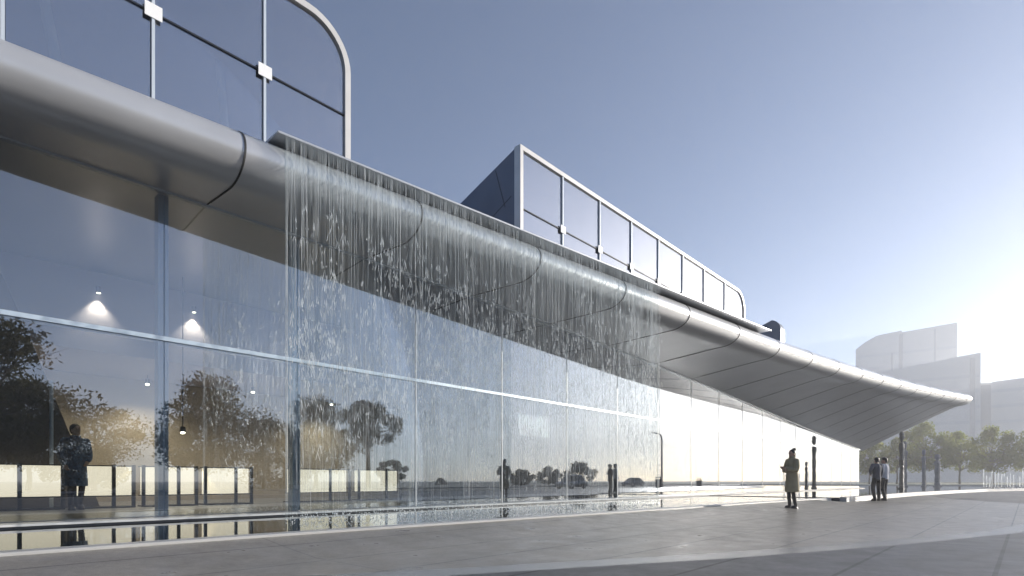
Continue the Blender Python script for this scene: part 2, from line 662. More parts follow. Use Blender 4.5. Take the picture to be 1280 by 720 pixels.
# brown paving lens further along the plaza
lens = [(26, -10.8), (29, -9.2), (33, -7.6), (37, -6.8), (42, -7.0), (47, -7.7), (55.7, -9.2), (62, -10.9), (66, -12.3), (50, -12.6), (36, -12.0)]
sheet("brown_paving", lens, .004, M['bpave'])
kb = MB()
kb.box(-200, 400, -22.3, -22, -.1, .02)
struct(kb.build("kerb", M['rim']))
sheet("road", [(-300, -40), (500, -40), (500, -22.3), (-300, -22.3)], -.10, M['asphalt'])
kb = MB()
kb.box(-200, 400, -40.3, -40, -.1, .03)
struct(kb.build("kerb_far", M['rim']))
pb = MB()
for i in range(-20, 60):
    pb.add([(i * 6, -31.1, -.096), (i * 6 + 3, -31.1, -.096), (i * 6 + 3, -30.95, -.096), (i * 6, -30.95, -.096)], [(0, 1, 2, 3)])
struct(pb.build("road_marking", M['paint']))
sheet("verge", [(-300, -300), (500, -300), (500, -40.3), (-300, -40.3)], -.02, mat("dry_verge", (.11, .11, .095), .9, noise=.25, nscale=.3))
sheet("lawn", [(118, -200), (500, -200), (500, 400), (118, 400)], .12, M['lawn'])
sheet("far_paving", [(93, -15), (118, -40), (118, 120), (93, 120)], .02, M['rim'])

# pools -------------------------------------------------------------
weir_a, weir_b = (24.1, -.2), (24.3, -5.33)
pts = [(-30, -.1)] + [(x, y_rim(x) + .02) for x in [-30, -20, -12, -4, 3.2, 8, 13, 17.9, 22, 23.9]] + [(24.25, -4.9), weir_a]
sheet("pool_water", pts, .14, M['water'])
pts = [weir_a, weir_b] + [(x, y_rim(x) + .02) for x in [27, 30, 34, 38, 42, 47, 51, 55.7, 60, 63.6, 70, 75, 80, 87, 93]] + [(93, 30), (57.3, 30), (57.3, -.2)]
sheet("upper_pool_water", pts, .152, M['water'])
b = MB()
dv = (Vector((*weir_b, 0)) - Vector((*weir_a, 0)))
nv = Vector((-dv.y, dv.x, 0)).normalized() * -.16
b.prism_z([(weir_a[0], weir_a[1]), (weir_b[0], weir_b[1]), (weir_b[0] + nv.x, weir_b[1] + nv.y), (weir_a[0] + nv.x, weir_a[1] + nv.y)], -.1, .158)
tag(b.build("pool_weir", M['dark']), "dark stone weir edge running from the glass wall out across the pool", "weir")


def rim(name, x0, x1, z1, label, wd=.2):
    b = MB()
    n = int((x1 - x0) / .6) + 1
    rings = []
    for i in range(n + 1):
        x = x0 + (x1 - x0) * i / n
        y = y_rim(x)
        rings.append([(x, y - wd, -.05), (x, y - wd, z1 - .012), (x, y - wd + .012, z1), (x, y + .04, z1), (x, y + .052, z1 - .012), (x, y + .052, -.11)])
    b.loft(rings)
    return tag(b.build(name, M['rim']), label, "pool edge")


rim("stone_kerb", -30, 23.95, .152, "long white stone rim along the lower pool under the waterfall")
rim("stone_kerb", 24.3, 93, .172, "white stone rim of the far raised pool beside the two standing men")
b = MB()
b.box(93, 94.2, -24, 60, -.1, .26)
tag(b.build("stone_kerb", M['rim']), "far white stone rim at the end of the raised pool in front of the trees", "pool edge")

# ------------------------------------------------------------------ building
bld = thing("pavilion_building", "long glass walled pavilion with a sweeping silver metal canopy and glazed roof boxes", "building")


def section(x, n=16):
    """canopy section from the inner soffit joint outwards, round the nose and back over the roof: list of (y, z)"""
    ye, zt, zj = y_edge(x), z_top(x), z_j(x)
    bb = float(np.interp(x, [0, 30, 57], [.42, .45, .50]))
    aa = float(np.interp(x, [0, 10, 57], [.55, .65, .95]))
    if x > 56.2:                                     # rounded outer corner
        q = min(1, (x - 56.2) / .85)
        ye += .55 * (1 - math.sqrt(max(0, 1 - q * q)))
    zc = zt - bb * math.sin(R(55))
    yc = ye + aa
    nose_y, nose_z = yc + .05, zc - bb
    pts = []
    for i in range(n):
        u = i / n
        # soffit: straight run easing into the nose
        y = nose_y * u
        z = zj + (nose_z - zj) * u + 0
        pts.append((y, z))
    for i in range(19):
        a = R(-90 - (145) * i / 18)                 # from straight down, outwards, up to 55 deg above level
        pts.append((yc + aa * math.cos(a), zc + bb * math.sin(a)))
    pts.append((yc + .25, zt + .02))
    pts.append((14, zt + .02))
    pts.append((14, zj))
    return pts


stn = [-9 + .6 * i for i in range(109)] + [56.2 + .85 * math.sin(R(a)) for a in (10, 25, 40, 55, 70, 82, 90)]
stn = sorted(stn)
b = MB()
b.loft([[(x, y, z) for (y, z) in section(x)] for x in stn])
canopy = b.build("canopy", M['canopy'], bld, smooth=True, auto=40)
# seams
x = 3.6
while x < 56.5:
    s = section(x)[:36]
    b = MB()
    ptsn = []
    for i, (y, z) in enumerate(s):
        y0, z0 = s[max(0, i - 1)]
        y1, z1 = s[min(len(s) - 1, i + 1)]
        t_ = Vector((0, y1 - y0, z1 - z0)).normalized()
        nrm = Vector((0, t_.z, -t_.y))
        if i < 3 and nrm.z > 0:
            nrm = -nrm
        ptsn.append((y, z, nrm))
    wd = .014 if x < 20 else .009
    rings = []
    for (y, z, nr) in ptsn:
        p = Vector((x, y, z))
        rings.append([p + Vector((-wd, 0, 0)) - nr * .01, p + Vector((-wd, 0, 0)) + nr * .003, p + Vector((wd, 0, 0)) + nr * .003, p + Vector((wd, 0, 0)) - nr * .01])
    b.loft(rings)
    b.build("panel_seam", M['seam'], canopy)
    x += 3.2
# junction trim between soffit and glass
b = MB()
rings = []
for x in stn:
    if x > 55.8:
        continue
    z = z_j(x)
    rings.append([(x, -.045, z - .035), (x, -.045, z + .03), (x, .05, z + .03), (x, .05, z - .035)])
b.loft(rings)
b.build("head_trim", M['mullion'], bld)
# gutter lip that feeds the waterfall
b = MB()
rings = []
for i in range(61):
    x = 4.05 + (21.8 - 4.05) * i / 60
    y = y_edge(x) + .235
    z = z_top(x)
    rings.append([(x, y + .5, z + .025), (x, y - .335, z + .03), (x, y - .335, z + .062), (x, y + .5, z + .075)])
b.loft(rings)
b.build("gutter_lip", M['lip'], bld)

# plinth / floor slab
b = MB()
b.box(-9, 55.75, -.38, 14, .168, .20)
b.build("floor_slab", M['ledge'], bld)
b = MB()
b.box(-9, 55.7, -.36, -.30, .06, .167)
b.build("slab_gap_shade", M['dark'], bld)  # dark strip painting the shade in the gap under the slab
b = MB()
b.box(-8.9, 55.6, -.2, 13.9, -.12, .06)
b.build("plinth", M['dark'], bld)
b = MB()
b.box(-8.8, 55.5, .1, 13.8, .203, .212)
b.build("interior_floor", M['intfloor'], bld)
b = MB()
b.box(-8.9, 55.6, 13.2, 13.5, .2, 6.2)
b.build("back_wall", M['intwall'], bld)
b = MB()
b.prism_x([(.25, .2), (13.2, .2), (13.2, z_j(55.4)), (.25, z_j(55.4))], 55.35, 55.6)
b.build("end_wall", M['intwall'], bld)
b = MB()
b.prism_x([(.25, .2), (13.2, .2), (13.2, 5.6), (.25, 5.6)], -8.9, -8.7)
b.build("end_wall", M['intwall'], bld)
b = MB()
b.box(-8.6, 24, 5.0, 13.1, 3.75, 5.55)
b.build("mezzanine", M['mezz'], bld)
b = MB()
b.box(-6, 15, 8.5, 8.65, .213, 3.74)
b.build("partition", M['warmwall'], bld)  # lit recess wall, widened and warm toned to brighten the dark hall
b = MB()
b.prism_y([(-4, .215), (2.99, .215), (1.72, 4.0), (1.35, 5.0), (-4, 5.4)], 4.7, 4.95)
b.build("leaning_wall", M['lean'], bld)
b = MB()
b.cyl((2.12, 4.55, .213), .035, 2.7, 12)
b.build("handrail_post", M['mullion'], bld)

# facade: fins, transom, panes
fx = [-8.6, -5.8, -2.9, 0.05, 2.95, 5.27] + [8.18 + 2.94 * i for i in range(16)] + [55.5]
fx = [f for f in fx if f < 54.5] + [55.5]
ZT = 3.17
for i, x in enumerate(fx):
    zt = z_j(x) - .03
    b = MB()
    wdt = .075 if x < 6 else .035
    if i in (0, len(fx) - 1):
        wdt = .09
    b.box(x - wdt, x + wdt, .035, .24, .214, zt - .02)
    b.build("facade_fin", M['dark'] if i == len(fx) - 1 else M['fin'] if x < 6 else M['mullion'], bld)
    if x > 6 and i < len(fx) - 1:
        b = MB()
        b.box(x - .011, x + .011, -.010, -.002, .206, zt - .02)
        b.build("mullion_cap", M['clip'], bld)
b = MB()
b.box(-8.6, 55.4, .036, .16, ZT - .05, ZT + .05)
tran = b.build("transom", M['fin'], bld)
b = MB()
b.box(-8.6, 55.4, -.03, -.024, ZT - .035, ZT + .035)
b.box(-8.6, 55.4, -.024, -.002, ZT - .02, ZT + .02)
b.build("transom_cap", M['fincap'], bld)


def pane(pts, y0, y1, m, parent, name="glass_pane"):
    b = MB()
    b.prism_y(pts, y0, y1)
    o = b.build(name, m, parent)
    o.data.materials.append(M['edge'])
    for p in o.data.polygons:
        if p.normal.y > -.9:
            p.material_index = 1
    return o


for x0, x1 in zip(fx[:-1], fx[1:]):
    g = .006
    pane([(x0 + g, .205), (x1 - g, .205), (x1 - g, ZT - .004), (x0 + g, ZT - .004)], 0, .02, M['glass'], bld)
    n = 5
    top = [(x0 + g + (x1 - x0 - 2 * g) * k / n, z_j(x0 + (x1 - x0) * k / n) - .01) for k in range(n + 1)]
    pane([(x0 + g, ZT + .004), (x1 - g, ZT + .004)] + top[::-1], 0, .02, M['glass'], bld)

# roof lanterns ------------------------------------------------------
def round_outline(x0, x1, z0, z1, r, left=False):
    p = [(x0, z0), (x1, z0)]
    p += [(x1 - r + r * math.cos(R(a)), z1 - r + r * math.sin(R(a))) for a in range(0, 91, 9)]
    if left:
        p += [(x0 + r - r * math.sin(R(a)), z1 - r + r * math.cos(R(a))) for a in range(0, 91, 9)]
    else:
        p += [(x0, z1)]
    return p


def lantern(x0, x1, mull, zc, slope, depth, r=.95, z0=6.2, z1=10.6, y0=.3, braces=()):
    fw = .13
    out = round_outline(x0, x1, z0, z1, r)
    inn = round_outline(x0 + fw, x1 - fw, z0 + .02, z1 - fw, r - fw)
    n = len(out)
    b = MB()
    # frame ring as four faces all round
    rings = [[(out[i][0], y0 - .06, out[i][1]), (inn[i][0], y0 - .06, inn[i][1]), (inn[i][0], y0 + .18, inn[i][1]), (out[i][0], y0 + .18, out[i][1])] for i in range(n)]
    b.loft(rings + [rings[0]], cap=False)
    fr = b.build("roof_lantern", M['frame'], bld)
    # body behind the glass, sloping down to the rear
    b = MB()
    rings = []
    for k, yy in enumerate((y0 + .181, y0 + depth)):
        dz = slope * (yy - y0)
        rings.append([(p[0], yy, max(z0, p[1] - dz)) for p in out])
    b.loft(rings)
    # hollow: remove front cap so the glass looks into it
    body = b.build("lantern_shell", M['bluepanel'], fr)
    bm = bmesh.new()
    bm.from_mesh(body.data)
    front = [f for f in bm.faces if f.normal.y < -.9 and abs(f.calc_center_median().y - (y0 + .181)) < .01]
    bmesh.ops.delete(bm, geom=front, context='FACES')
    bm.to_mesh(body.data)
    bm.free()
    b = MB()
    b.box(x0 + .2, x1 - .2, y0 + 1.5, y0 + 1.6, z0, z1 - .7)
    b.build("inner_screen", M['curtain'], fr)
    # mullions, transom, clips, panes
    for m_ in mull:
        b = MB()
        b.box(m_ - .024, m_ + .024, y0 - .05, y0 + .12, z0, z1 - fw - .002)
        b.build("mullion", M['mullion'], fr)
        b = MB()
        b.box(m_ - .13, m_ + .13, y0 - .066, y0 - .052, zc - .12, zc + .12)
        b.build("clip", M['clip'], fr)
    b = MB()
    b.box(x0 + fw, x1 - fw, y0 - .03, y0 - .005, zc - .014, zc + .014)
    b.build("transom_rod", M['dark'], fr)
    for (bx0, bz0, bx1, bz1) in braces:
        b = MB()
        b.tube([(bx0, y0 + .14, bz0), (bx1, y0 + .14, bz1)], .075, 8)
        b.build("brace", M['clip'], fr)
    xsn = [x0 + fw - .01] + list(mull) + [x1 - fw + .01]
    for a, c in zip(xsn[:-1], xsn[1:]):
        last = c == xsn[-1]
        if last:
            rr = r - fw
            p = [(a + .035, z0), (c, z0)] + [(c - rr + rr * math.cos(R(q)), z1 - fw - rr + rr * math.sin(R(q))) for q in range(0, 91, 9)] + [(a + .035, z1 - fw)]
            if c - rr < a + .035:
                p = [(min(q[0], c), q[1]) if q[0] > a + .035 else (a + .035, q[1]) for q in p]
        else:
            p = [(a + .035, z0), (c - .035, z0), (c - .035, z1 - fw), (a + .035, z1 - fw)]
        pane(p, y0, y0 + .02, M['lglass'], fr)
    return fr, body


lanA, _ = lantern(-7.0, 6.6, [-4.6, -2.75, -.9, .97, 2.86, 4.74], 8.72, .0, 8, braces=((1.15, 10.0, 1.75, 6.4), (3.97, 8.6, 4.17, 6.4), (-3, 10, -2.4, 6.4)))
lanB, bodyB = lantern(12.15, 29.8, [14.2, 16.3, 18.4, 20.5, 22.65, 24.8, 27.2], 8.78, .345, 12)
# panel joints on the exposed side of lantern B
b = MB()
xj = 12.15 - .004
for (ya, za, yb, zb) in ((1.2, 6.3, 3.4, 9.5), (.6, 9.2, 2.4, 8.35), (2.0, 6.3, 3.9, 9.3), (1.5, 8.3, .55, 7.4), (3.2, 6.4, 4.6, 8.9), (2.9, 8.9, 2.1, 8.1), (.6, 7.0, 1.2, 8.6), (.85, 8.95, 1.25, 10.2)):
    d = Vector((0, yb - ya, zb - za)).normalized()
    nn = Vector((0, -d.z, d.y)) * .014
    p0, p1 = Vector((xj, ya, za)), Vector((xj, yb, zb))
    q = [p0 + nn, p1 + nn, p1 - nn, p0 - nn]
    b.add([*q, *[v + Vector((.006, 0, 0)) for v in q]], [(0, 1, 2, 3), (7, 6, 5, 4), (0, 4, 5, 1), (1, 5, 6, 2), (2, 6, 7, 3), (3, 7, 4, 0)])
b.build("panel_joint", M['seam'], lanB)
# third roof box: a slim dark wedge
b = MB()
y0, z1, r = .25, 10.55, .7
prof = [(y0, 6.3), (y0, z1 - r)] + [(y0 + r - r * math.cos(R(a)), z1 - r + r * math.sin(R(a))) for a in range(10, 76, 13)] + [(y0 + 5.4, z1 - 1.9), (y0 + 9, 6.3)]
b.prism_x(prof, 35.6, 36.3)
b.build("roof_fin", M['bluepanel'], bld)

# ------------------------------------------------------------------ waterfall
fall = thing("waterfall", "long curtain of falling water dropping from the canopy edge into the pool", "waterfall", (0, 0, 0))
X0, X1 = 4.16, 14.6


def fall_y(x):
    return y_edge(x) - .06


for off, nm in ((0, "water_film"),):
    b = MB()
    rings = []
    n = 120
    for i in range(n + 1):
        x = X0 + (X1 - X0) * i / n
        ring = []
        for k in range(13):
            z = 6.365 - (6.365 - .13) * k / 12
            u = k / 12
            ring.append((x, fall_y(x) + off - .04 * math.sqrt(u) + .012 * u * math.sin(x * 3.1 + off * 90) + .008 * u * math.sin(x * 11 + 2), z))
        rings.append(ring)
    b.loft(rings, cap=False, closed=False)
    b.build(nm, M['fall'], fall, smooth=True)


def spindle(b, x, z, L, wd, y, lean=0.0):
    p = []
    for k, q in ((0, .15), (.35, .7), (.8, 1), (1, .2)):
        p.append((x + lean * k, y, z - L * k, wd * q))
    rings = [[(a + r, c, d), (a, c + r, d), (a - r, c, d), (a, c - r, d)] for a, c, d, r in p]
    b.loft(rings)


b = MB()
for i in range(2400):
    x = rnd.uniform(X0, X1)
    top = 6.36 if rnd.random() < .45 else rnd.uniform(.8, 6.2)
    L = rnd.choice((.25, .5, .9, 1.6)) * rnd.uniform(.7, 1.4)
    if top - L < .1:
        continue
    u = 1 - top / 6.4
    spindle(b, x, top, L, rnd.uniform(.0012, .0026), fall_y(x) - .03 - .05 * u + rnd.uniform(-.05, .05))
for x in (X0 + .01, X0 + .03, X1 - .01):
    spindle(b, x, 6.36, 6.2, .006, fall_y(x) - .04)
b.build("water_threads", M['foam'], fall)
b = MB()
clumps = [(rnd.uniform(X0, X1), rnd.triangular(.7, 5.6, 3.2)) for _ in range(420)]
for cx, cz in clumps:
    k = rnd.randint(4, 16)
    hgt = rnd.uniform(.25, .9)
    for i in range(k):
        x = cx + rnd.gauss(0, .13)
        z = cz + rnd.uniform(-hgt, hgt) * .6
        if z < .3 or x < X0 or x > X1:
            continue
        L = rnd.uniform(.03, .20)
        y = fall_y(x) - .10 + rnd.uniform(-.07, .07)
        wd = rnd.uniform(.002, .0052)
        sgn = rnd.choice((-1, 1))
        spindle(b, x, z, L, wd, y, lean=sgn * L * rnd.uniform(.05, .3))
        if rnd.random() < .5:
            spindle(b, x, z, L * .9, wd, y, lean=-sgn * L * rnd.uniform(.05, .3))
b.build("water_spray", M['spray'], fall)
b = MB()
for i in range(1500):
    x = rnd.uniform(X0, X1)
    h = abs(rnd.gauss(0, .07))
    r_ = rnd.uniform(.004, .012)
    b.ellip((x, fall_y(x) - .05 + rnd.gauss(0, .11), .145 + h), (r_, r_, r_ * rnd.uniform(.8, 2)), 6, 4)
b.build("splash_drops", M['spray'], fall)

# ------------------------------------------------------------------ interior things
px = [(.3, 2.23), (2.42, 3.47), (3.66, 4.75), (4.95, 6.04), (7.1, 8.86), (9.18, 10.67)]
lab = ["lit cream display panel on a dark stand in front of the dark leaning wall",
       "lit cream display panel directly behind the person indoors", "lit cream display panel behind the first blue facade fin",
       "lit cream display panel below the big broad tree reflection", "lit cream display panel behind the left edge of the waterfall",
       "lit cream display panel furthest along behind the waterfall"]
for (a, c), l in zip(px, lab):
    t = thing("display_panel", l, "display panel", ((a + c) / 2, 4.2, .212), 0, "lit display panels inside the hall")
    h = (c - a) / 2
    b = MB()
    # gently curved light box
    n = 10
    rings = []
    for i in range(n + 1):
        xx = -h + 2 * h * i / n
        yy = .12 * (1 - (2 * i / n - 1) ** 2) * -1
        rings.append([(xx, yy, .27), (xx, yy, .90), (xx, yy + .06, .90), (xx, yy + .06, .27)])
    b.loft(rings)
    b.build("light_panel", M['panel'], t)
    b = MB()
    b.box(-h - .03, h + .03, -.15, .12, .90, .925)
    b.build("top_rail", M['dark'], t)
    b = MB()
    b.box(-h - .03, h + .03, -.15, .12, .245, .27)
    b.build("bottom_rail", M['dark'], t)
    for q in (-h - .0, h - .0, .3 * h):
        b = MB()
        b.box(q - .035, q + .035, -.20, -.16, 0, .94)
        b.build("leg", M['dark'], t)
    b = MB()
    b.box(-h, h, -.3, .3, 0, .03)
    b.build("foot_plate", M['dark'], t)
t = thing("wall_screen", "glowing warm picture screen hung high inside behind the waterfall", "screen", (18.4, 5.0, 2.67))
b = MB()
b.box(-1.0, 1.0, -.02, 0, .05, .92)
b.build("screen_face", M['screen'], t)
b = MB()
b.box(-1.05, 1.05, 0, .09, 0, .97)
b.build("screen_case", M['dark'], t)
for q in (-.8, .8):
    b = MB()
    b.box(q - .02, q + .02, .02, .06, .97, 1.08)
    b.build("hanger", M['dark'], t)
for x, l in ((3.0, "left one of two wall lamps throwing a warm cone on the dark mezzanine front"), (4.98, "right one of two wall lamps throwing a warm cone on the dark mezzanine front")):
    t = thing("wall_lamp", l, "wall lamp", (x, 4.995, 5.12), 0, "wall lamps on the mezzanine")
    b = MB()
    b.cyl((0, -.10, -.06), .05, .14, 14, .05)
    b.build("lamp_body", M['dark'], t)
    b = MB()
    b.box(-.02, .02, -.06, 0, -.02, .02)
    b.build("bracket", M['dark'], t)
    b = MB()
    b.cyl((0, -.10, -.066), .04, .005, 14)
    b.build("bulb", M['lamp'], t)
    ld = bpy.data.lights.new("wall_lamp_light", 'SPOT')
    ld.energy = 70
    ld.color = (1, .82, .58)
    ld.spot_size = R(95)
    ld.spot_blend = .7
    ld.shadow_soft_size = .03
    lo = bpy.data.objects.new("wall_lamp_light", ld)
    lo.location = (0, -.10, -.10)
    lo.rotation_euler = (R(-8), 0, 0)
    lo.parent = t
    col.objects.link(lo)
for (x, y, z), l in (((6.9, 6.0, 3.2), "small bright ceiling spotlight inside, near the left end of the waterfall"), ((4.45, 4.0, 1.75), "small low hanging spotlight inside, just right of the left blue facade fin"),
                        ((1.6, 7.4, 3.3), "added ceiling spotlight deep inside lighting the rear partition, above the person in the blue coat"), ((4.6, 7.4, 3.3), "added ceiling spotlight deep inside lighting the rear partition, left of the big broad tree reflection"),
                        ((10.2, 7.4, 3.3), "added ceiling spotlight deep inside lighting the rear partition, seen through the left part of the waterfall")):  # the three deep spotlights are added to light the rear partition
    t = thing("ceiling_spotlight", l, "spotlight", (x, y, z + .2))
    b = MB()
    b.tube([(0, 0, (3.74 if y > 5 else 5.6) - z - .2), (0, 0, .1)], .012, 8)
    b.build("drop_rod", M['dark'], t)
    b = MB()
    b.cyl((0, 0, 0), .07, .12, 14, .05)
    b.build("shade", M['dark'], t)
    b = MB()
    b.ellip((0, 0, -.02), (.05, .05, .03))
    b.build("bulb", M['lamp'], t)
    ld = bpy.data.lights.new("spotlight_light", 'SPOT')
    ld.spot_size = R(150)
    ld.spot_blend = .8
    ld.energy = 95 if y > 7 else 80
    ld.color = (1, .80, .55)
    ld.shadow_soft_size = .05
    lo = bpy.data.objects.new("spotlight_light", ld)
    lo.location = (0, 0, -.12)
    lo.parent = t
    col.objects.link(lo)

# ------------------------------------------------------------------ people
def ring_ell(c, rx, ry, n=16, rot=None):
    out = []
    for i in range(n):
        a = 2 * math.pi * i / n
        v = Vector((rx * math.cos(a), ry * math.sin(a), 0))
        if rot:
            v = rot @ v
        out.append(Vector(c) + v)
    return out


def limb(b, pts, rads, n=10, sub=3):
    """smooth tapered limb through points"""
    P, Q = [], []
    pts = [Vector(p) for p in pts]
    for i in range(len(pts) - 1):
        p0 = pts[max(0, i - 1)]
        p1, p2 = pts[i], pts[i + 1]
        p3 = pts[min(len(pts) - 1, i + 2)]
        for k in range(sub):
            u = k / sub
            P.append(.5 * ((2 * p1) + (p2 - p0) * u + (2 * p0 - 5 * p1 + 4 * p2 - p3) * u * u + (3 * p1 - p0 - 3 * p2 + p3) * u ** 3))
            Q.append(rads[i] * (1 - u) + rads[i + 1] * u)
    P.append(pts[-1])
    Q.append(rads[-1])
    b.tube(P, Q, n)
    b.ellip(P[0], (Q[0],) * 3, 10, 6)
    b.ellip(P[-1], (Q[-1],) * 3, 10, 6)


def fused(b, name, m, parent, voxel=.011, smooth_it=4):
    """union all closed pieces into one continuous skin (voxel remesh baked to a mesh)"""
    ob = b.build(name, m, parent)
    md = ob.modifiers.new("r", 'REMESH')
    md.mode = 'VOXEL'
    md.voxel_size = voxel
    md.use_smooth_shade = True
    sm = ob.modifiers.new("s", 'SMOOTH')
    sm.iterations = smooth_it
    dg = bpy.context.evaluated_depsgraph_get()
    me = bpy.data.meshes.new_from_object(ob.evaluated_get(dg))
    me.name = name
    ob.modifiers.clear()
    old = ob.data
    ob.data = me
    bpy.data.meshes.remove(old)
    return ob


def hand(b, wrist, dirv, side, s=1.0):
    """palm, four curled fingers of unequal length and a thumb"""
    d = Vector(dirv).normalized()
    sv = Vector(side).normalized()
    n = d.cross(sv).normalized()
    wv = Vector(wrist)
    for k in range(4):
        o = (k - 1.5) * .021 * s
        L = (.066, .078, .072, .056)[k] * s
        kn = wv + d * .085 * s + sv * o
        b.tube([wv + sv * o * .6, kn], [.017 * s, .012 * s], 8)
        b.tube([kn, kn + d * L * .45 + n * .008, kn + d * L * .75 + n * .024, kn + d * L * .85 + n * .042], [.0095 * s, .009 * s, .0085 * s, .007 * s], 8)
    tb = wv + d * .03 * s + sv * -.03 * s
    b.tube([wv + d * .015, tb, tb + d * .035 * s - sv * .022 * s, tb + d * .06 * s - sv * .024 * s + n * .01], [.014 * s, .014 * s, .011 * s, .009 * s], 8)


def head(b, c, yaw, s=1.0):
    """skull, jaw, nose, ears, lips, brow; faces local +Y turned by yaw. c = centre of the skull"""
    rot = Matrix.Rotation(yaw, 3, 'Z')
    c = Vector(c)

    def P(x, y, z):
        return c + rot @ Vector((x * s, y * s, z * s))

    def el(p, r, nu=14, nv=10):
        q = MB().ellip((0, 0, 0), r, nu, nv)
        b.add([P(*(Vector(p) + Vector(v))) for v in q.v], q.f)
    el((0, -.008, .02), (.075, .095, .10))
    el((0, .03, -.045), (.056, .058, .07))
    el((0, .055, -.095), (.03, .028, .022))
    b.tube([P(0, .085, .015), P(0, .107, -.028), P(0, .094, -.038)], [.008 * s, .013 * s, .010 * s], 8)
    el((0, .086, -.068), (.024, .011, .010))
    el((0, .083, .035), (.05, .012, .012))
    for q in (-1, 1):
        el((q * .077, -.005, -.01), (.012, .022, .033))
    return P


